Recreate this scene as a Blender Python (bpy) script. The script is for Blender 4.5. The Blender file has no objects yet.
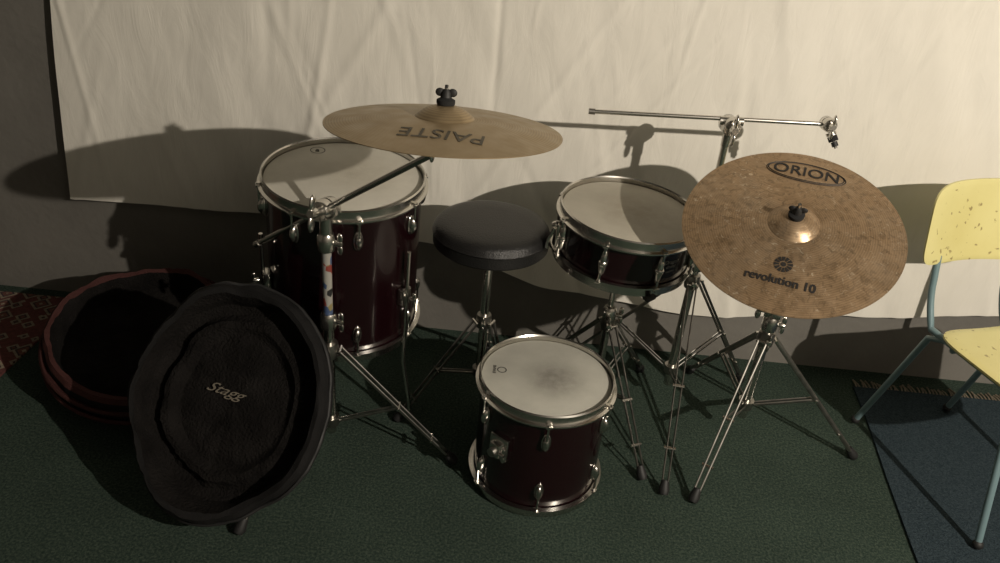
import bpy, bmesh, math, random
from mathutils import Vector, Matrix, noise
random.seed(4)
scene=bpy.context.scene
V=Vector
# ------------------------------------------------------------------ materials
def newmat(name):
    m=bpy.data.materials.new(name); m.use_nodes=True
    nt=m.node_tree; b=nt.nodes['Principled BSDF']
    return m,nt,b
def simple(name,col,rough=.5,metal=0,coat=0,bump=0,bscale=200,spec=.5,var=0.0,vscale=6):
    m,nt,b=newmat(name)
    b.inputs['Base Color'].default_value=(*col,1)
    b.inputs['Roughness'].default_value=rough
    b.inputs['Metallic'].default_value=metal
    b.inputs['Coat Weight'].default_value=coat
    b.inputs['Specular IOR Level'].default_value=spec
    tc=nt.nodes.new('ShaderNodeTexCoord')
    if var>0:
        n=nt.nodes.new('ShaderNodeTexNoise'); n.inputs['Scale'].default_value=vscale; n.inputs['Detail'].default_value=6
        nt.links.new(tc.outputs['Object'],n.inputs['Vector'])
        r=nt.nodes.new('ShaderNodeValToRGB')
        r.color_ramp.elements[0].position=.3; r.color_ramp.elements[1].position=.7
        r.color_ramp.elements[0].color=(*[c*(1-var) for c in col],1)
        r.color_ramp.elements[1].color=(*[min(1,c*(1+var)) for c in col],1)
        nt.links.new(n.outputs['Fac'],r.inputs['Fac']); nt.links.new(r.outputs['Color'],b.inputs['Base Color'])
    if bump>0:
        n=nt.nodes.new('ShaderNodeTexNoise'); n.inputs['Scale'].default_value=bscale; n.inputs['Detail'].default_value=3
        nt.links.new(tc.outputs['Object'],n.inputs['Vector'])
        bp=nt.nodes.new('ShaderNodeBump'); bp.inputs['Strength'].default_value=bump; bp.inputs['Distance'].default_value=.01
        nt.links.new(n.outputs['Fac'],bp.inputs['Height']); nt.links.new(bp.outputs['Normal'],b.inputs['Normal'])
    return m
def ramp(nt,fac,stops,interp='LINEAR'):
    r=nt.nodes.new('ShaderNodeValToRGB'); cr=r.color_ramp; cr.interpolation=interp
    while len(cr.elements)<len(stops): cr.elements.new(.5)
    for e,(p,c) in zip(cr.elements,stops): e.position=p; e.color=(*c,1)
    nt.links.new(fac,r.inputs['Fac']); return r.outputs['Color']
def mixc(nt,fac,a,b,mode='MIX'):
    n=nt.nodes.new('ShaderNodeMix'); n.data_type='RGBA'; n.blend_type=mode
    if isinstance(fac,(int,float)): n.inputs[0].default_value=fac
    else: nt.links.new(fac,n.inputs[0])
    for s,i in ((a,6),(b,7)):
        if isinstance(s,tuple): n.inputs[i].default_value=(*s,1)
        else: nt.links.new(s,n.inputs[i])
    return n.outputs[2]
def tnoise(nt,scale,detail=4,vec=None,coord='Object',rough=.5,dist=0):
    n=nt.nodes.new('ShaderNodeTexNoise'); n.inputs['Scale'].default_value=scale; n.inputs['Detail'].default_value=detail
    n.inputs['Roughness'].default_value=rough; n.inputs['Distortion'].default_value=dist
    if vec is None:
        tc=nt.nodes.new('ShaderNodeTexCoord'); vec=tc.outputs[coord]
    nt.links.new(vec,n.inputs['Vector']); return n.outputs['Fac']
def bumpn(nt,b,h,strength=.3,dist=.01):
    bp=nt.nodes.new('ShaderNodeBump'); bp.inputs['Strength'].default_value=strength; bp.inputs['Distance'].default_value=dist
    nt.links.new(h,bp.inputs['Height']); nt.links.new(bp.outputs['Normal'],b.inputs['Normal'])
def scaled(nt,sx,sy,sz,rot=0):
    tc=nt.nodes.new('ShaderNodeTexCoord'); mp=nt.nodes.new('ShaderNodeMapping')
    mp.inputs['Rotation'].default_value=(0,rot,0)
    mp.inputs['Scale'].default_value=(sx,sy,sz); nt.links.new(tc.outputs['Object'],mp.inputs['Vector']); return mp.outputs['Vector']

CHROME=simple('chrome',(.62,.60,.56),.22,1)
DULLCH=simple('worn_chrome',(.34,.325,.30),.35,1,var=.25,vscale=30)
RUBBER=simple('black_rubber',(.012,.012,.012),.6)
WINE=simple('wine_lacquer',(.008,.0015,.0025),.20,0,coat=.4)
INK=simple('black_ink',(.012,.01,.009),.6)
INKF=simple('faded_ink',(.07,.058,.038),.6,var=.35,vscale=40)
CREAM=simple('cream_print',(.15,.13,.10),.8)
VINYL=simple('black_vinyl',(.008,.0078,.0078),.42,bump=.25,bscale=260)
LABEL=simple('label_silver',(.35,.33,.3),.4,.6)
FELT=simple('black_felt',(.01,.01,.01),.95)
def head_mat(name,base,dirt,cx,cy,size,amt):
    m,nt,b=newmat(name)
    tc=nt.nodes.new('ShaderNodeTexCoord')
    mp=nt.nodes.new('ShaderNodeMapping'); mp.inputs['Location'].default_value=(-cx,-cy,0); nt.links.new(tc.outputs['Object'],mp.inputs['Vector'])
    mp.inputs['Scale'].default_value=(1,1,0)
    ln=nt.nodes.new('ShaderNodeVectorMath'); ln.operation='LENGTH'; nt.links.new(mp.outputs['Vector'],ln.inputs[0])
    mr=nt.nodes.new('ShaderNodeMapRange'); mr.inputs['From Min'].default_value=size; mr.inputs['From Max'].default_value=0; mr.interpolation_type='SMOOTHSTEP'
    nt.links.new(ln.outputs['Value'],mr.inputs['Value'])
    nz=tnoise(nt,22,8,rough=.75)
    mul=nt.nodes.new('ShaderNodeMath'); mul.operation='MULTIPLY'; nt.links.new(mr.outputs[0],mul.inputs[0])
    ns=nt.nodes.new('ShaderNodeMapRange'); ns.inputs['From Min'].default_value=.3; ns.inputs['From Max'].default_value=.7; ns.inputs['To Max'].default_value=amt*1.4; ns.inputs['To Min'].default_value=amt*.5
    nt.links.new(nz,ns.inputs['Value']); nt.links.new(ns.outputs[0],mul.inputs[1])
    big=ramp(nt,tnoise(nt,9,6,rough=.65),[(.3,tuple(c*.82 for c in base)),(.7,base)])
    nt.links.new(mixc(nt,mul.outputs[0],big,dirt),b.inputs['Base Color'])
    b.inputs['Roughness'].default_value=.6
    bumpn(nt,b,tnoise(nt,500,2),.15,.002)
    return m
HEAD_A=head_mat('coated_head_floor',(.60,.575,.50),(.30,.26,.19),.03,.02,.16,.4)
HEAD_B=head_mat('coated_head_small',(.50,.49,.43),(.12,.11,.095),.02,-.005,.11,.7)
HEAD_C=head_mat('coated_head_snare',(.44,.41,.34),(.20,.17,.12),.02,.01,.17,.6)
def cymbal_mat(name,c1,c2,spots,metal,rough):
    m,nt,b=newmat(name)
    base=ramp(nt,tnoise(nt,7,8,rough=.65),[(.3,c1),(.7,c2)])
    w=nt.nodes.new('ShaderNodeTexWave'); w.wave_type='RINGS'; w.rings_direction='Z'; w.inputs['Scale'].default_value=60; w.inputs['Distortion'].default_value=.3
    tc=nt.nodes.new('ShaderNodeTexCoord'); nt.links.new(tc.outputs['Object'],w.inputs['Vector'])
    col=mixc(nt,.12,base,w.outputs['Color'],'OVERLAY')
    if spots:
        s1=ramp(nt,tnoise(nt,70,6,rough=.7,dist=.8),[(.50,(0,0,0)),(.66,(.8,.8,.8))])
        col=mixc(nt,s1,col,tuple(c*.5 for c in c1))
        s2=ramp(nt,tnoise(nt,90,3,rough=.5,dist=1.4),[(.63,(0,0,0)),(.69,(.9,.9,.9))])
        lo=ramp(nt,tnoise(nt,5,3),[(.38,(.25,.25,.25)),(.58,(1,1,1))])
        col=mixc(nt,mixc(nt,1.0,s2,lo,'MULTIPLY'),col,(.58,.48,.35))
        s3=ramp(nt,tnoise(nt,6,6,rough=.7),[(.45,(0,0,0)),(.75,(.6,.6,.6))])
        col=mixc(nt,s3,col,(.28,.225,.16))
    nt.links.new(col,b.inputs['Base Color']); b.inputs['Metallic'].default_value=metal
    nt.links.new(ramp(nt,tnoise(nt,25,5),[(.3,(rough-.08,)*3),(.7,(rough+.1,)*3)]),b.inputs['Roughness'])
    if spots:
        v=nt.nodes.new('ShaderNodeTexVoronoi'); v.inputs['Scale'].default_value=45; v.feature='SMOOTH_F1'; nt.links.new(tc.outputs['Object'],v.inputs['Vector']); bumpn(nt,b,v.outputs['Distance'],.32,.005)
    else: bumpn(nt,b,w.outputs['Fac'],.08,.002)
    return m
BRONZE_R=cymbal_mat('ride_bronze',(.29,.215,.12),(.37,.28,.165),False,.6,.42)
BRONZE_C=cymbal_mat('crash_bronze',(.29,.195,.11),(.385,.265,.155),True,.62,.40)
def sticker_mat():
    m,nt,b=newmat('sticker_wrap')
    v=nt.nodes.new('ShaderNodeTexVoronoi'); v.inputs['Scale'].default_value=65
    nt.links.new(scaled(nt,1,1,.8),v.inputs['Vector'])
    sep=nt.nodes.new('ShaderNodeSeparateColor'); nt.links.new(v.outputs['Color'],sep.inputs[0])
    c=ramp(nt,sep.outputs[0],[(0,(.30,.29,.26)),(.28,(.20,.04,.03)),(.42,(.28,.28,.27)),(.58,(.05,.08,.16)),(.68,(.24,.20,.09)),(.76,(.02,.02,.02)),(.88,(.30,.29,.26))],'CONSTANT')
    nt.links.new(c,b.inputs['Base Color']); b.inputs['Roughness'].default_value=.45
    return m
STICK=sticker_mat()
BAGF=simple('bag_fleece',(.009,.008,.0075),1,bump=.8,bscale=150,spec=.1,var=.4,vscale=14)
BAGO=simple('bag_nylon',(.008,.0076,.0076),.8,bump=.4,bscale=400,spec=.2)
MAROON=simple('bag_binding',(.055,.020,.018),.75,bump=.4,bscale=200,spec=.2)
TEAL=simple('teal_tube_paint',(.16,.24,.26),.35,.1)
def yellow():
    m,nt,b=newmat('yellow_painted_wood')
    base=ramp(nt,tnoise(nt,5,4),[(.3,(.60,.54,.23)),(.7,(.68,.63,.30))])
    s=ramp(nt,tnoise(nt,60,3,rough=.4,dist=.4),[(.66,(0,0,0)),(.70,(1,1,1))])
    nt.links.new(mixc(nt,s,base,(.30,.24,.10)),b.inputs['Base Color']); b.inputs['Roughness'].default_value=.4
    return m
YEL=yellow()
# ------------------------------------------------------------------ builder
def frame(loc,n,yd=(0,1,0),roll=0):
    z=V(n).normalized(); y=V(yd); y=(y-z*y.dot(z)).normalized(); x=y.cross(z)
    M=Matrix((x,y,z)).transposed().to_4x4(); M.translation=V(loc)
    return M@Matrix.Rotation(roll,4,'Z')
class B:
    def __init__(s): s.v=[];s.f=[];s.fm=[];s.mats=[]
    def mi(s,m):
        if m not in s.mats: s.mats.append(m)
        return s.mats.index(m)
    def add(s,vs,fs,mat,M=None):
        o=len(s.v); k=s.mi(mat)
        for p in vs:
            p=V(p); s.v.append(M@p if M is not None else p)
        for f in fs: s.f.append([i+o for i in f]); s.fm.append(k)
    def lathe(s,prof,mat,M=None,seg=64,closed=False,sx=1,sy=1):
        vs=[];rings=[]
        for r,z in prof:
            if r<1e-6: vs.append((0,0,z)); rings.append([len(vs)-1])
            else:
                st=len(vs)
                for i in range(seg):
                    a=2*math.pi*i/seg; vs.append((r*math.cos(a)*sx,r*math.sin(a)*sy,z))
                rings.append(list(range(st,st+seg)))
        fs=[]; n=len(rings); rng=range(n if closed else n-1)
        for k in rng:
            a,b=rings[k],rings[(k+1)%n]
            for i in range(seg):
                j=(i+1)%seg
                if len(a)==1 and len(b)==1: break
                if len(a)==1: fs.append([a[0],b[i],b[j]])
                elif len(b)==1: fs.append([a[i],a[j],b[0]])
                else: fs.append([a[i],a[j],b[j],b[i]])
        s.add(vs,fs,mat,M)
    def tube(s,pts,r,mat,seg=12,closed=False,M=None,sq=1.0):
        pts=[V(p) for p in pts]; n=len(pts); vs=[];fs=[]
        rr=r if isinstance(r,(list,tuple)) else [r]*n
        t0=None;nrm=None
        for i,p in enumerate(pts):
            if closed: t=(pts[(i+1)%n]-pts[i-1]).normalized()
            else: t=(pts[min(i+1,n-1)]-pts[max(i-1,0)]).normalized()
            if nrm is None:
                a=V((0,0,1)) if abs(t.z)<.9 else V((1,0,0)); nrm=(a-t*a.dot(t)).normalized()
            else: nrm=(nrm-t*nrm.dot(t)).normalized()
            bi=t.cross(nrm)
            for k in range(seg):
                a=2*math.pi*k/seg; vs.append(p+nrm*math.cos(a)*rr[i]+bi*math.sin(a)*rr[i]*sq)
        for i in range(n if closed else n-1):
            for k in range(seg):
                a=i*seg+k;b_=i*seg+(k+1)%seg;j=(i+1)%n
                fs.append([a,b_,j*seg+(k+1)%seg,j*seg+k])
        if not closed:
            fs.append(list(range(seg))[::-1]); fs.append([(n-1)*seg+k for k in range(seg)])
        s.add(vs,fs,mat,M)
    def ell(s,c,rx,ry,rz,mat,M=None,seg=16,rings=10):
        prof=[(math.sin(math.pi*i/rings),-math.cos(math.pi*i/rings)) for i in range(rings+1)]
        prof[0]=(0,-1);prof[-1]=(0,1)
        T=Matrix.Translation(V(c))@Matrix.Diagonal((rx,ry,rz,1))
        s.lathe(prof,mat,(M@T) if M is not None else T,seg)
    def box(s,c,d,mat,M=None,bev=.003):
        bm=bmesh.new(); bmesh.ops.create_cube(bm,size=1)
        for v in bm.verts: v.co=V((v.co.x*d[0],v.co.y*d[1],v.co.z*d[2]))
        if bev>0: bmesh.ops.bevel(bm,geom=bm.edges[:],offset=bev,segments=2,affect='EDGES',profile=.5)
        bm.verts.index_update()
        T=Matrix.Translation(V(c)); 
        s.add([v.co[:] for v in bm.verts],[[v.index for v in f.verts] for f in bm.faces],mat,(M@T) if M is not None else T)
        bm.free()
    def text(s,body,size,mat,fn,align='CENTER',shear=0,ext=.0004,space=1.0,sxy=(1,1)):
        cu=bpy.data.curves.new('t','FONT'); cu.body=body; cu.size=size; cu.align_x=align; cu.align_y='CENTER'; cu.shear=shear; cu.extrude=ext; cu.space_character=space; cu.resolution_u=4
        ob=bpy.data.objects.new('t',cu); scene.collection.objects.link(ob)
        dg=bpy.context.evaluated_depsgraph_get(); me=ob.evaluated_get(dg).to_mesh()
        s.add([fn(V((v.co.x*sxy[0],v.co.y*sxy[1],v.co.z))) for v in me.vertices],[list(p.vertices) for p in me.polygons],mat)
        ob.evaluated_get(dg).to_mesh_clear(); bpy.data.objects.remove(ob); bpy.data.curves.remove(cu)
    def obj(s,name,M=None,smooth=True,ang=35,parent=None):
        me=bpy.data.meshes.new(name); me.from_pydata([tuple(v) for v in s.v],[],s.f)
        for m in s.mats: me.materials.append(m)
        me.polygons.foreach_set('material_index',s.fm)
        bm=bmesh.new(); bm.from_mesh(me); bmesh.ops.recalc_face_normals(bm,faces=bm.faces[:]); bm.to_mesh(me); bm.free()
        if smooth: me.shade_smooth(); me.set_sharp_from_angle(angle=math.radians(ang))
        ob=bpy.data.objects.new(name,me); scene.collection.objects.link(ob)
        if parent: ob.parent=parent
        if M is not None: ob.matrix_world=M
        return ob
def arc(p0,p1,p2,n=8):
    p0,p1,p2=V(p0),V(p1),V(p2)
    return [p0*(1-t)**2+p1*2*t*(1-t)+p2*t*t for t in [i/n for i in range(n+1)]]
def wing(b,p,axis,up=(0,0,1),s=1.0,mat=None):
    mat=mat or CHROME
    M=frame(p,axis,up); b.lathe([(0,-.006*s),(.006*s,-.006*s),(.007*s,.004*s),(.005*s,.01*s),(0,.01*s)],mat,M,16)
    b.ell((.0,.013*s,.006*s),.003*s,.011*s,.006*s,mat,M); b.ell((0,-.013*s,.006*s),.003*s,.011*s,.006*s,mat,M)
# ------------------------------------------------------------------ room
WY=2.31
m,nt,b=newmat('grey_plaster')
c=ramp(nt,tnoise(nt,1.8,8,rough=.65),[(.3,(.13,.122,.108)),(.7,(.185,.175,.155))])
nt.links.new(c,b.inputs['Base Color']); b.inputs['Roughness'].default_value=.9; bumpn(nt,b,tnoise(nt,35,6),.35,.006); WALL=m
m,nt,b=newmat('green_carpet')
f1=tnoise(nt,150,5,rough=.8); f2=tnoise(nt,4,6,rough=.6)
c=ramp(nt,f1,[(.32,(.016,.032,.024)),(.5,(.048,.074,.058)),(.70,(.125,.155,.122))])
c=mixc(nt,.55,c,ramp(nt,f2,[(.3,(.55,.55,.55)),(.7,(1,1,1))]),'MULTIPLY')
nt.links.new(c,b.inputs['Base Color']); b.inputs['Roughness'].default_value=1; b.inputs['Specular IOR Level'].default_value=.1
bumpn(nt,b,f1,.8,.012); CARP=m
XL,XR,YB,ZC=-2.9,3.4,-2.2,2.7
def slab(name,c,d,mat):
    bb=B(); bb.box(c,d,mat,bev=0); return bb.obj(name,smooth=False)
slab('floor',((XL+XR)/2,(YB+WY)/2,-.05),(XR-XL+.2,WY-YB+.2,.1),CARP)
slab('wall_back',((XL+XR)/2,WY+.05,ZC/2),(XR-XL+.2,.1,ZC),WALL)
slab('wall_left',(XL-.05,(YB+WY)/2,ZC/2),(.1,WY-YB,ZC),WALL)
slab('wall_right',(XR+.05,(YB+WY)/2,ZC/2),(.1,WY-YB,ZC),WALL)
slab('wall_front',((XL+XR)/2,YB-.05,ZC/2),(XR-XL+.2,.1,ZC),WALL)
slab('ceiling',((XL+XR)/2,(YB+WY)/2,ZC+.05),(XR-XL+.2,WY-YB+.2,.1),simple('ceiling_paint',(.10,.097,.09),.9))
# ------------------------------------------------------------------ hanging sheet
m,nt,b=newmat('cotton_sheet')
c=ramp(nt,tnoise(nt,2.2,6,rough=.6),[(.3,(.71,.68,.605)),(.7,(.79,.76,.685))])
nt.links.new(c,b.inputs['Base Color']); b.inputs['Roughness'].default_value=.9; b.inputs['Specular IOR Level'].default_value=.15
h1=tnoise(nt,7,7,vec=scaled(nt,2.0,1,.6,.25),rough=.58,dist=.8); bumpn(nt,b,h1,.26,.014); SHEET=m
def lerp_tab(tab,x):
    if x<=tab[0][0]: return tab[0][1]
    for (a,b_),(c_,d) in zip(tab,tab[1:]):
        if x<=c_: t=(x-a)/(c_-a); t=t*t*(3-2*t); return b_+(d-b_)*t
    return tab[-1][1]
bot=[(-1.46,.385),(-.8,.395),(-.24,.35),(.2,.22),(.69,.175),(1.18,.235),(1.7,.29),(2.4,.27)]
bb=B(); NX,NZ=740,190; vs=[];ztop=1.95
rid=[(random.uniform(-1.7,2.6),random.uniform(.008,.022),random.uniform(.0014,.0045)*random.choice((1,1,-1)),random.uniform(-.55,.75),random.uniform(0,6),random.uniform(1.5,4)) for _ in range(70)]
for j in range(NZ+1):
    for i in range(NX+1):
        u=i/NX; x=-1.36+u*3.7
        z0=lerp_tab(bot,x)+.008*noise.noise(V((x*5,3,0)))
        t=j/NZ; z=z0+(ztop-z0)*t
        xs=x-.055*(1-min(1,t*2.3))*(1-u)**6+.05*max(0,t-.3)*(1-u)**6
        y=.012*noise.noise(V((x*1.6+.5*z,z*.7,1)))+.008*noise.noise(V((x*5-1.2*z,z*1.3,5)))+.0035*noise.noise(V((x*12+4*z,z*4,8)))+.0006*noise.noise(V((x*40,z*16,2)))
        for (c_,w,a,sl,ph,fq) in rid:
            cc=c_+sl*(z-1)+.015*math.sin(z*3+ph); d=(x-cc)/w
            if abs(d)<3: y+=a*math.exp(-d*d)*max(0,math.sin(z*fq+ph))
        y=max(-.022,min(.035,y)); vs.append((xs,WY-.030-y,z))
fs=[[j*(NX+1)+i,j*(NX+1)+i+1,(j+1)*(NX+1)+i+1,(j+1)*(NX+1)+i] for j in range(NZ) for i in range(NX)]
bb.add(vs,fs,SHEET); bb.obj('hanging_sheet',ang=180)
# ------------------------------------------------------------------ rugs
m,nt,b=newmat('blue_rug')
f1=tnoise(nt,200,3,rough=.7)
c=ramp(nt,f1,[(.3,(.014,.024,.031)),(.7,(.048,.068,.080))]); nt.links.new(c,b.inputs['Base Color']); b.inputs['Roughness'].default_value=1; b.inputs['Specular IOR Level'].default_value=.1; bumpn(nt,b,f1,.8,.01); BRUG=m
def rug(name,poly,mat,fringes,fmat,h=.008):
    bb=B(); n=len(poly)
    vs=[(x,y,0.0005) for x,y in poly]+[(x,y,h) for x,y in poly]
    bb.add(vs,[list(range(n))[::-1],list(range(n,2*n))]+[[i,(i+1)%n,n+(i+1)%n,n+i] for i in range(n)],mat)
    for (p,q,out,L) in fringes:
        p,q,out=V((*p,h*.7)),V((*q,h*.7)),V((*out,0)); k=int((q-p).length/.012)
        for i in range(k):
            a=p.lerp(q,(i+.5)/k); o=out*L*random.uniform(.7,1.1)+(q-p).normalized()*random.uniform(-.01,.01)
            bb.tube([a,a+o*.5+V((0,0,.001)),a+o-V((0,0,h*.4))],[.003,.0025,.0035],fmat,5)
    return bb.obj(name,smooth=False)
FRB=simple('rug_fringe',(.20,.17,.125),.9)
FRR=simple('rug_fringe_tan',(.18,.14,.09),.9)
rug('blue_rug',[(1.235,2.20),(1.215,2.0),(1.18,1.75),(1.15,1.5),(1.12,1.2),(1.08,.9),(2.9,.9),(2.9,2.20)],BRUG,[((1.24,2.20),(2.6,2.20),(0,1),.045)],FRB)
m,nt,b=newmat('oriental_rug')
v=nt.nodes.new('ShaderNodeTexVoronoi'); v.inputs['Scale'].default_value=17; v.distance='MANHATTAN'
tc=nt.nodes.new('ShaderNodeTexCoord'); nt.links.new(tc.outputs['Object'],v.inputs['Vector'])
v.inputs['Randomness'].default_value=.6
c=ramp(nt,v.outputs['Distance'],[(0,(.34,.29,.20)),(.18,(.16,.06,.045)),(.42,(.05,.03,.035)),(.55,(.28,.23,.16)),(.72,(.13,.04,.035))],'CONSTANT')
c=mixc(nt,.6,c,ramp(nt,tnoise(nt,90,3),[(.3,(.3,.3,.3)),(.7,(1,1,1))]),'MULTIPLY')
nt.links.new(c,b.inputs['Base Color']); b.inputs['Roughness'].default_value=1; ORUG=m
rug('patterned_rug',[(-2.5,1.77),(-1.46,1.80),(-1.44,2.26),(-2.5,2.26)],ORUG,[((-2.5,1.77),(-1.46,1.80),(0,-1),.05)],FRR)
# ------------------------------------------------------------------ drums
def drum(b,R,H,nl,head,a0=0,long_lug=False,badge=None):
    b.lathe([(R-.006,.012),(R,.014),(R,H-.014),(R-.006,H-.012)],WINE,None,96)
    b.lathe([(0,H),(R-.008,H),(R+.001,H-.003),(R+.003,H-.012)],head,None,96)
    b.lathe([(0,0),(R-.008,0),(R+.001,.003),(R+.003,.012)],head,None,96)
    for sgn in (1,-1):
        def zz(d): return H+d if sgn>0 else -d
        prof=[(R+.003,zz(.010)),(R+.0055,zz(.0135)),(R+.009,zz(.0105)),(R+.009,zz(-.010)),(R+.0165,zz(-.0125)),(R+.0165,zz(-.0165)),(R+.0035,zz(-.0165))]
        b.lathe(prof,CHROME,None,96,closed=True)
    for i in range(nl):
        a=a0+2*math.pi*i/nl; ca,sa=math.cos(a),math.sin(a)
        Mr=Matrix.Rotation(a,4,'Z')
        def L(r,z): return (r*ca,r*sa,z)
        ends=[(H,1),(0,-1)]
        if long_lug:
            b.ell((R+.006,0,H/2),.012,.010,H*.30,CHROME,Mr,14,12)
            b.ell((R+.006,0,H/2),.015,.013,.012,CHROME,Mr,14,8)
        for z,sg in ends:
            zl=z-sg*.062
            if not long_lug:
                b.ell((R+.004,0,zl-sg*.012),.016,.010,.024,CHROME,Mr,14,10)
                b.ell((R+.002,0,zl-sg*.012),.006,.012,.028,CHROME,Mr,14,10)
            zt=z-sg*.008
            b.tube([L(R+.0135,zt),L(R+.0135,zl if not long_lug else H/2+sg*H*.22)],.0032,CHROME,8)
            b.tube([L(R+.0135,zt+sg*.002),L(R+.0135,zt-sg*.012)],.0058,CHROME,8)
            b.box((R+.0135,0,z-sg*.0135),(.014,.016,.006),CHROME,Mr,.001)
# floor tom
b=B(); R,H=.199,.436
drum(b,R,H,8,HEAD_A,a0=math.radians(-68))
for a in (-150,-30,90):
    A=math.radians(a); c_,s_=math.cos(A),math.sin(A); Mr=Matrix.Rotation(A,4,'Z')
    b.box((R+.012,0,.16),(.022,.034,.05),CHROME,Mr,.004)
    x=R+.020
    zf_=-.302-.07*math.sin(A)*(R+.05)/.237
    pts=[(x,0,.30),(x,0,-.06),(x+.008,0,-.10),(x+.03,0,-.20),(x+.034,0,zf_+.01)]
    b.tube(pts,.0055,CHROME,10,M=Mr); b.ell((x+.034,0,zf_+.012),.012,.012,.019,RUBBER,Mr)
    wing(b,Mr@V((x+.018,0,.16)),Mr.to_3x3()@V((1,0,0)))
b.text('a',.028,INK,lambda v:V((v.x-.10,v.y+.125,H+.0006+v.z)))
b.lathe([(.018,H+.0006),(.020,H+.0006)],INK,Matrix.Translation((-.10,.125,0)),24)
b.obj('floor_tom',frame((-.436,1.885,.310),(.030,-.07,1),(0,1,0)))
# small tom
b=B(); R,H=.168,.312
drum(b,R,H,6,HEAD_B,a0=math.radians(-88))
Mr=Matrix.Rotation(math.radians(-128),4,'Z')
b.box((R+.005,0,.18),(.012,.056,.070),CHROME,Mr,.004); b.box((R+.016,0,.18),(.022,.034,.044),CHROME,Mr,.006)
b.lathe([(0,0),(.012,0),(.012,.012),(0,.012)],DULLCH,Mr@Matrix.Translation((R+.026,0,.18))@Matrix.Rotation(math.pi/2,4,'Y'),16)
wing(b,Mr@V((R+.024,.022,.18)),Mr.to_3x3()@V((0,1,0)))
b.text('EVANS',.0115,INK,lambda v:Matrix.Rotation(math.radians(90),3,'Z')@V((v.x+.01,v.y+.137,v.z+H+.0006)))
b.lathe([(.010,H+.0006),(.0125,H+.0006)],INK,Matrix.Translation((-.118,.01,0)),24,sx=1.0)
b.obj('tom_drum',frame((.146,1.648,.0165),(0.0,0,1)))
# snare
b=B(); R,H=.178,.131
drum(b,R,H,8,HEAD_C,a0=math.radians(-112),long_lug=True)
def wrapR(ang,z,RR):
    def fn(v):
        a=math.radians(ang)+v.x/RR; rr=RR+.0012+v.z
        return V((rr*math.cos(a),rr*math.sin(a),z+v.y))
    return fn
for k,(t,sz) in enumerate((('Dragon',.016),('drums',.013),('custom',.009))):
    b.text(t,sz,LABEL,wrapR(-54,.080-.014*k,R),shear=.2)
Mr=Matrix.Rotation(math.radians(-165),4,'Z')
b.box((R+.010,0,.062),(.018,.028,.07),CHROME,Mr,.004); b.tube([(R+.022,0,.08),(R+.034,0,.045),(R+.034,0,.02)],.005,CHROME,8,M=Mr)
b.ell((R+.022,0,.092),.01,.01,.008,CHROME,Mr)
snM=frame((.318,1.905,.574),(.04,-.05,1))
b.obj('snare_drum',snM)
# ------------------------------------------------------------------ stands
def tripod(b,c,feet,ztop,zbot,rp=.0125,pole_top=None,mat=DULLCH,frac=.5,rleg=.0045):
    cx,cy=c
    if pole_top: b.tube([(cx,cy,zbot-.04),(cx,cy,pole_top)],rp,CHROME,20)
    b.lathe([(0,ztop-.02),(rp+.008,ztop-.02),(rp+.011,ztop),(rp+.008,ztop+.022),(0,ztop+.022)],mat,Matrix.Translation((cx,cy,0)),20)
    b.lathe([(0,zbot-.015),(rp+.008,zbot-.015),(rp+.009,zbot+.012),(0,zbot+.012)],mat,Matrix.Translation((cx,cy,0)),20)
    wing(b,(cx,cy-rp-.012,ztop+.004),(0,-1,0),s=1.2)
    for fx,fy in feet:
        d=V((fx-cx,fy-cy,0)); L=d.length; d.normalize(); s=V((-d.y,d.x,0))
        top=V((cx,cy,ztop))+d*(rp+.014); ft=V((fx,fy,.016))
        for sg in (1,-1):
            b.tube([top+s*.0115*sg,ft+s*.0075*sg],rleg,mat,8,sq=.55)
            mid=top.lerp(ft,frac); lo=V((cx,cy,zbot))+d*(rp+.010)
            b.tube([lo+s*.006*sg,mid+s*.006*sg],rleg*.85,mat,8,sq=.55)
        for t in (.0,frac,.8):
            p=top.lerp(ft,t); b.tube([p-s*.016,p+s*.016],.0045,CHROME,8)
        dd=(ft-top).normalized(); b.tube([ft-dd*.028,ft-dd*.002+V((0,0,-.002)),ft+dd*.012+V((0,0,.0))],[.010,.0155,.012],RUBBER,12)
def collar(b,c,z,r=.0125,mat=CHROME):
    b.lathe([(r,z-.022),(r+.007,z-.022),(r+.009,z-.012),(r+.009,z+.014),(r+.005,z+.022),(r,z+.022)],mat,Matrix.Translation((c[0],c[1],0)),20)
    wing(b,(c[0]+r+.014,c[1]-.005,z),(1,-.3,0),s=1.2)
def tilter(b,p,axis,s=1.0):
    M=frame(p,axis,(0,0,1))
    b.lathe([(0,-.022*s),(.017*s,-.022*s),(.019*s,-.018*s),(.019*s,-.002*s),(.016*s,0),(.019*s,.002*s),(.019*s,.018*s),(.017*s,.022*s),(0,.022*s)],CHROME,M,24)
    wing(b,M@V((0,0,.03*s)),M.to_3x3()@V((0,0,1)),s=1.4*s)
def cym_mount(b,P,n,H):
    """rod with felts under the cymbal"""
    M=frame(P,n)
    b.lathe([(0,-.06),(.004,-.06),(.004,H),(0,H)],CHROME,M,10)
    b.lathe([(0,-.030),(.013,-.030),(.016,-.022),(0,-.022)],CHROME,M,20)
    b.lathe([(0,-.022),(.019,-.022),(.019,-.008),(.012,-.002),(0,-.002)],FELT,M,20)
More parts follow.
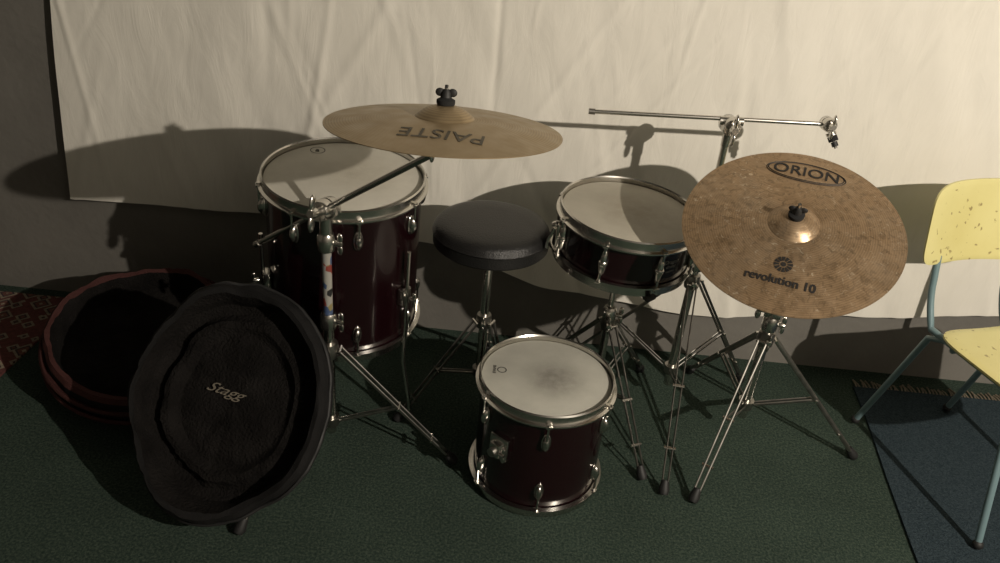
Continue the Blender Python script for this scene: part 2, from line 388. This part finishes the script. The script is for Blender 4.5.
# ride stand (left)
RC=V((-.137,1.463,1.082)); rn=V((-.005,.125,1)).normalized()
b=B(); c=(-.417,1.63)
tripod(b,c,[(-.573,1.329),(-.083,1.646),(-.60,1.925)],.36,.13,.0135)
b.tube([(*c,.09),(*c,.44)],.0135,CHROME,20)
b.tube([(*c,.44),(*c,.66)],.0115,STICK,20); collar(b,c,.45)
b.tube([(*c,.655),(*c,.735)],.0155,CHROME,20); collar(b,c,.67,.013)
cl=V((c[0],c[1],.755)); tilter(b,cl,(-.35,-.9,.15),1.35)
b.tube([(*c,.72),cl],.012,CHROME,14)
tip=RC-rn*.085
d=(tip-cl).normalized(); off=V((-.35,-.9,.15)).normalized()*.004
b.tube([cl-d*.31+off,tip],.0074,CHROME,14)
b.tube([cl-d*.315+off,cl-d*.295+off],.0092,CHROME,12)
tilter(b,tip,d.cross(rn),.75); cym_mount(b,RC,rn,.032)
b.obj('cymbal_boom_stand')
# second boom stand (right, empty)
b=B(); c=(.550,1.985)
tripod(b,c,[(.505,1.605),(.84,2.17),(.235,2.185)],.47,.16,.0125)
b.tube([(*c,.10),(*c,.52)],.0125,CHROME,20); collar(b,c,.53)
b.tube([(*c,.52),(*c,.90)],.0095,CHROME,18)
cl=V((c[0],c[1],.935)); b.tube([(*c,.88),cl],.0115,CHROME,14); tilter(b,cl,(.05,-1,.05),1.25)
bo=V((0,-.004,.012))
eL=cl+V((-.362,.0,-.010)); eR=cl+V((.245,.0,.018))
b.tube([eL+bo,eR+bo],.0058,CHROME,14); b.tube([eL+bo+V((-.004,0,0)),eL+bo+V((.012,0,0))],.0078,DULLCH,12)
b.tube([cl+bo+V((-.03,0,0)),cl+bo+V((.03,0,.002))],.012,CHROME,14)
tilter(b,eR+bo,(0,-1,.1),.95)
q=eR+bo; dn=V((.40,-.35,-.75)).normalized()
b.tube([q,q+dn*.065],.004,CHROME,10)
b.tube([q+dn*.022,q+dn*.030],.013,CHROME,16); b.tube([q+dn*.032,q+dn*.046],.012,FELT,16); b.tube([q+dn*.048,q+dn*.06],.008,RUBBER,12)
b.obj('cymbal_boom_stand')
# crash stand (right)
CC=V((.650,1.640,.849)); cn=V((-.14,-.40,.9)).normalized()
b=B(); c=(.755,1.86)
tripod(b,c,[(1.105,1.835),(.585,1.588),(.67,2.19)],.38,.15,.0135,rleg=.0058)
b.tube([(*c,.10),(*c,.42)],.0135,CHROME,20); collar(b,c,.43)
p2=CC-cn*.085
b.tube([(*c,.42),(c[0],c[1],.47)],.0115,CHROME,18)
b.tube([(c[0],c[1],.455),p2],.0095,CHROME,18); tilter(b,(c[0],c[1],.465),(-.9,.4,0),1.0)
tilter(b,p2,(1,-.1,0),.85); cym_mount(b,CC,cn,.04)
b.obj('cymbal_stand')
# snare stand
b=B(); c=(.322,1.925)
tripod(b,c,[(.45,1.655),(.50,2.17),(.16,2.17)],.34,.12,.011)
b.tube([(*c,.08),(*c,.36)],.0115,CHROME,18); collar(b,c,.37,.011)
b.tube([(*c,.36),(c[0],c[1],.49)],.0085,CHROME,16); tilter(b,(c[0],c[1],.495),(-1,-.3,0),.9)
base=V((c[0],c[1],.50))
for a in (-70,50,170):
    A=math.radians(a); e=snM@V((math.cos(A)*.186,math.sin(A)*.186,-.021)); e2=snM@V((math.cos(A)*.205,math.sin(A)*.205,.0))
    ins=snM@V((math.cos(A)*.09,math.sin(A)*.09,-.045))
    b.tube([base,ins,e],.005,DULLCH,8); b.tube([e-(e-ins)*.15,e,e2],.0085,RUBBER,10)
b.obj('snare_stand')
# ------------------------------------------------------------------ cymbals
def cymbal(name,P,n,R,mat,yd,deco,rb=.058,hb=.024,hw=.020):
    def zf(r):
        if r<rb: return hw+hb*(1-(r/rb)**2.4)
        t=(r-rb)/(R-rb); return hw*(1-t**1.35)
    z00=hw+hb
    b=B()
    rs=[0.006]+[rb*i/8 for i in range(2,9)]+[rb+(R-rb)*i/24 for i in range(1,25)]
    prof=[(r,zf(r)-z00) for r in rs]+[(r,zf(r)-z00-.0014) for r in reversed(rs)]
    b.lathe(prof,mat,None,128,closed=True)
    b.lathe([(0,.0),(.017,.0),(.018,.003),(.018,.009),(.013,.012),(.009,.014),(0,.014)],FELT,None,20)
    b.lathe([(0,.014),(.011,.014),(.009,.024),(.006,.029),(0,.030)],RUBBER,None,16)
    for s in (1,-1): b.ell((.012*s,0,.023),.009,.0035,.008,RUBBER)
    b.lathe([(0,.025),(.0035,.025),(.0035,.037),(0,.038)],RUBBER,None,10)
    def place(cx,cy,rot):
        Rm=Matrix.Rotation(rot,3,'Z')
        def fn(v):
            q=Rm@V((v.x,v.y,0))+V((cx,cy,0)); return V((q.x,q.y,zf(math.hypot(q.x,q.y))-z00+.0009+v.z))
        return fn
    deco(b,place)
    return b.obj(name,frame(P,n,yd),ang=40)
def deco_ride(b,place):
    b.text('PAISTE',.054,INKF,place(.008,-.125,math.pi-.05),space=1.0,sxy=(.98,1.25))
def deco_crash(b,place):
    b.text('ORION',.047,INK,place(0,.178,0),sxy=(1.0,1.0),space=1.02,ext=.0006)
    b.text('ORION',.047,INK,place(0.001,.1785,0),sxy=(1.0,1.0),space=1.02,ext=.0006)
    fn=place(0,.178,0)
    for k in (0,1):
        pts=[fn(V(((.088+.004*k)*math.cos(a),(.031+.003*k)*math.sin(a)-.002*k,.0))) for a in [2*math.pi*i/64 for i in range(64)]]
        b.tube(pts,.0011,INK,4,closed=True)
    for dx,dy in ((0,0),(.0009,-.0004),(.0018,0)):
        b.text('revolution 10',.031,INK,place(dx,-.165+dy,0),sxy=(.90,1.0),space=1.0,ext=.0006)
    g=place(0,-.122,0)
    for i in range(12):
        a0=2*math.pi*i/12; 
        b.add([g(V((r*math.cos(a),r*math.sin(a),.0004))) for r,a in ((.009,a0),(.0205,a0-.05),(.0205,a0+.36),(.009,a0+.33))],[[0,1,2,3]],INK)
    b.add([g(V((.006*math.cos(a),.006*math.sin(a),.0004))) for a in [i*.6283 for i in range(10)]],[list(range(10))],INK)
cymbal('ride_cymbal',RC,rn,.230,BRONZE_R,(0,1,0),deco_ride)
cymbal('crash_cymbal',CC,cn,.248,BRONZE_C,(.33,.94,0),deco_crash)
# ------------------------------------------------------------------ throne
b=B(); c=(-.036,1.93); T=Matrix.Translation((c[0],c[1],0)); zt=.622; R=.160
prof=[(0,zt+.006),(R*.5,zt+.005),(R*.8,zt+.001),(R*.93,zt-.006),(R*.985,zt-.016),(R,zt-.026),(R+.003,zt-.029),(R,zt-.033),(R,zt-.062),(R-.004,zt-.067),(R*.9,zt-.069),(0,zt-.069)]
b.lathe(prof,VINYL,T,72)
b.lathe([(0,zt-.11),(.028,zt-.11),(.034,zt-.069),(0,zt-.069)],DULLCH,T,24)
b.tube([(*c,.10),(*c,zt-.08)],.0125,CHROME,18)
tripod(b,c,[(-.26,1.80),(.07,1.88+.0),(-.02,2.20)],.30,.12,.0125)
b.obj('drum_throne')
# ------------------------------------------------------------------ cymbal bag
def bagshell(b,M,R,sx,depth,rim,outer,seed,pad=True):
    def wob(r,a,z,k=1.0):
        return noise.noise(V((math.cos(a)*1.6+seed,math.sin(a)*1.6,r*9+z*6)))*.020*k+noise.noise(V((math.cos(a)*5+seed,math.sin(a)*5,r*30)))*.008*k+noise.noise(V((math.cos(a)*16+seed,math.sin(a)*16,r*60)))*.0035*k
    prof=[(0,-.012,outer),(R*.6,-.014,outer),(R*.93,-.010,outer),(R,.004,outer),(R+.012,depth*.5,outer),(R+.006,depth,rim),(R-.004,depth+.012,rim),(R-.018,depth+.008,rim),
          (R-.030,depth*.72,BAGF),(R-.036,depth*.35,BAGF),(R-.044,.024,BAGF),(R-.06,.018,BAGF)]
    if pad: prof+=[(R-.070,.026,BAGF),(R-.078,.040,BAGF),(R-.094,.042,BAGF),(R-.108,.030,BAGF),(R-.118,.025,BAGF),(R*.25,.027,BAGF),(0,.028,BAGF)]
    else: prof+=[(R*.5,.016,BAGF),(R*.25,.018,BAGF),(0,.018,BAGF)]
    seg=120
    for k in range(len(prof)-1):
        (r0,z0,m0),(r1,z1,m1)=prof[k],prof[k+1]; vs=[];fs=[];sub=3
        for j in range(sub+1):
            r=r0+(r1-r0)*j/sub; z=z0+(z1-z0)*j/sub
            for i in range(seg):
                a=2*math.pi*i/seg; w=wob(r,a,z,min(1,r/R*1.2)); rr=max(r+w*.7,0) if r>1e-5 else 0
                vs.append((rr*math.cos(a)*sx,rr*math.sin(a),z+(w*.8 if z>0 else max(w*.3,-.004))))
        for j in range(sub):
            for i in range(seg):
                i2=(i+1)%seg; fs.append([j*seg+i,j*seg+i2,(j+1)*seg+i2,(j+1)*seg+i])
        b.add(vs,fs,m1 if k>=5 else m0,M)
    pts=[]
    for i in range(96):
        a=2*math.pi*i/96; w=wob(R,a,depth); pts.append(((R+.012+w*.7)*math.cos(a)*sx,(R+.012+w*.7)*math.sin(a),depth*.72+w*.8))
    b.tube(pts,.0045,RUBBER if rim is BAGO else rim,6,closed=True,M=M)
b=B()
M1=frame((-.618,1.515,.262),(-.10,-.78,.62),(.08,.8,.6))
bagshell(b,M1,.276,.86,.080,BAGO,BAGO,1.0)
b.text('Stagg',.042,CREAM,lambda v:M1@(Matrix.Rotation(-.15,3,'Z')@V((v.x-.030,v.y+.014,.034+v.z))),shear=.6,sxy=(1.1,.8))
M2=frame((-1.03,1.90,.085),(.10,-.22,.96),(0,1,0))
bagshell(b,M2,.265,1.0,.095,MAROON,BAGO,7.0,pad=False)
for dz,rr in ((.35,.283),(.72,.281)):
    b.tube([((rr)*math.cos(a),(rr)*math.sin(a),.095*dz) for a in [2*math.pi*i/72 for i in range(72)]],.007,MAROON,6,closed=True,M=M2)
vs=[];n=12
for j in range(7):
    t=j/6
    for i in range(n+1):
        u=i/n-.5
        pa=M1@V((-.22,u*.24,.0)); pb=M2@V((.24,u*.24-.08,.03)); p=pa.lerp(pb,t); p.z=max(.01,p.z-.05*math.sin(math.pi*t))
        vs.append(p)
b.add(vs,[[j*(n+1)+i,j*(n+1)+i+1,(j+1)*(n+1)+i+1,(j+1)*(n+1)+i] for j in range(6) for i in range(n)],BAGO)
b.obj('cymbal_bag',ang=60)
# ------------------------------------------------------------------ chair
b=B()
u=V((.95,.31,0)).normalized(); f=V((.31,-.95,0)).normalized()
org=V((1.192,1.86,0.0085))
CM=Matrix((u,-f,V((0,0,1)))).transposed().to_4x4(); CM.translation=org   # local x right, y back, z up
def board(w,h,th,n_exp,bend,M,mat):
    seg=72; rings=14; vs=[];fs=[]
    def pt(k,i,z):
        a=2*math.pi*i/seg; s=k/rings
        ca,sa=math.cos(a),math.sin(a); r=(abs(ca)**n_exp+abs(sa)**n_exp)**(-1/n_exp)
        x,y=ca*r*w/2*s,sa*r*h/2*s
        return bend(x,y,z*(1 if k<rings else .45))
    for z in (th/2,-th/2):
        for k in range(1,rings+1):
            for i in range(seg): vs.append(pt(k,i,z))
        vs.append(pt(0,0,z))
    per=rings*seg+1
    for side in (0,1):
        o=side*per
        for i in range(seg): fs.append([o+per-1,o+i,o+(i+1)%seg])
        for k in range(rings-1):
            for i in range(seg): fs.append([o+k*seg+i,o+(k+1)*seg+i,o+(k+1)*seg+(i+1)%seg,o+k*seg+(i+1)%seg])
    k=(rings-1)*seg
    for i in range(seg): fs.append([k+i,k+(i+1)%seg,per+k+(i+1)%seg,per+k+i])
    b.add(vs,fs,mat,M)
W=.40
board(W,.39,.014,5,lambda x,y,z:V((x+W/2,y-.19,.446+z-.012*math.cos(x/W*math.pi)+.010*math.exp(-((y+.19)/.05)**2)*-1)),CM,YEL)
board(W,.225,.012,5.5,lambda x,y,z:V((x+W/2-.052,.110+z+.045*(1-(x/(W/2))**2)-.045+.04*(y/.2)+.02,.718+y)),CM,YEL)
for x in (.035,W-.11):
    b.tube([V((x,.150,.78)),V((x,.128,.70)),V((x,.104,.64)),V((x,.090,.58))]+arc((x,.085,.56),(x,.075,.50),(x,.03,.430),6)+[V((x,-.30,.427))],.0095,TEAL,12,M=CM)
for s,x in ((-1,.05),(1,W-.05)):
    b.tube([V((x,-.04,.430)),V((x+s*.01,.03,.40)),V((x+s*.03,.14,.012))],.0095,TEAL,12,M=CM)
    b.tube([V((x,-.20,.430)),V((x+s*.01,-.27,.40)),V((x+s*.03,-.37,.012))],.0095,TEAL,12,M=CM)
    for yy in (.14,-.37): b.ell((x+s*.03,yy,.014),.014,.014,.014,RUBBER,CM)
b.tube([V((.03,-.06,.42)),V((W-.05,-.06,.42))],.009,TEAL,12,M=CM); b.tube([V((.03,-.24,.42)),V((W-.05,-.24,.42))],.009,TEAL,12,M=CM)
b.obj('school_chair',ang=45)
# ------------------------------------------------------------------ camera
cam=bpy.data.cameras.new('camera'); cam.sensor_width=36; cam.lens=36*785/1000; cam.clip_start=.05
co=bpy.data.objects.new('camera',cam); scene.collection.objects.link(co); scene.camera=co
p=math.radians(30); r=math.atan(.1); sp,cp,sr,cr=math.sin(p),math.cos(p),math.sin(r),math.cos(r)
Rv=V((cr,sp*sr,cp*sr)); Uv=V((-sr,sp*cr,cp*cr)); Fv=V((0,cp,-sp))
Mx=Matrix((Rv,Uv,-Fv)).transposed().to_4x4(); Mx.translation=V((0,0,1.55)); co.matrix_world=Mx
# ------------------------------------------------------------------ light
l=bpy.data.lights.new('bulb','POINT'); l.energy=345; l.color=(1,.90,.77); l.shadow_soft_size=.018
lo=bpy.data.objects.new('bulb_light',l); lo.location=(1.93,-.38,2.12); scene.collection.objects.link(lo)
w=bpy.data.worlds.new('world'); scene.world=w; w.use_nodes=True
w.node_tree.nodes['Background'].inputs[0].default_value=(.5,.48,.45,1); w.node_tree.nodes['Background'].inputs[1].default_value=.05
scene.view_settings.view_transform='Standard'
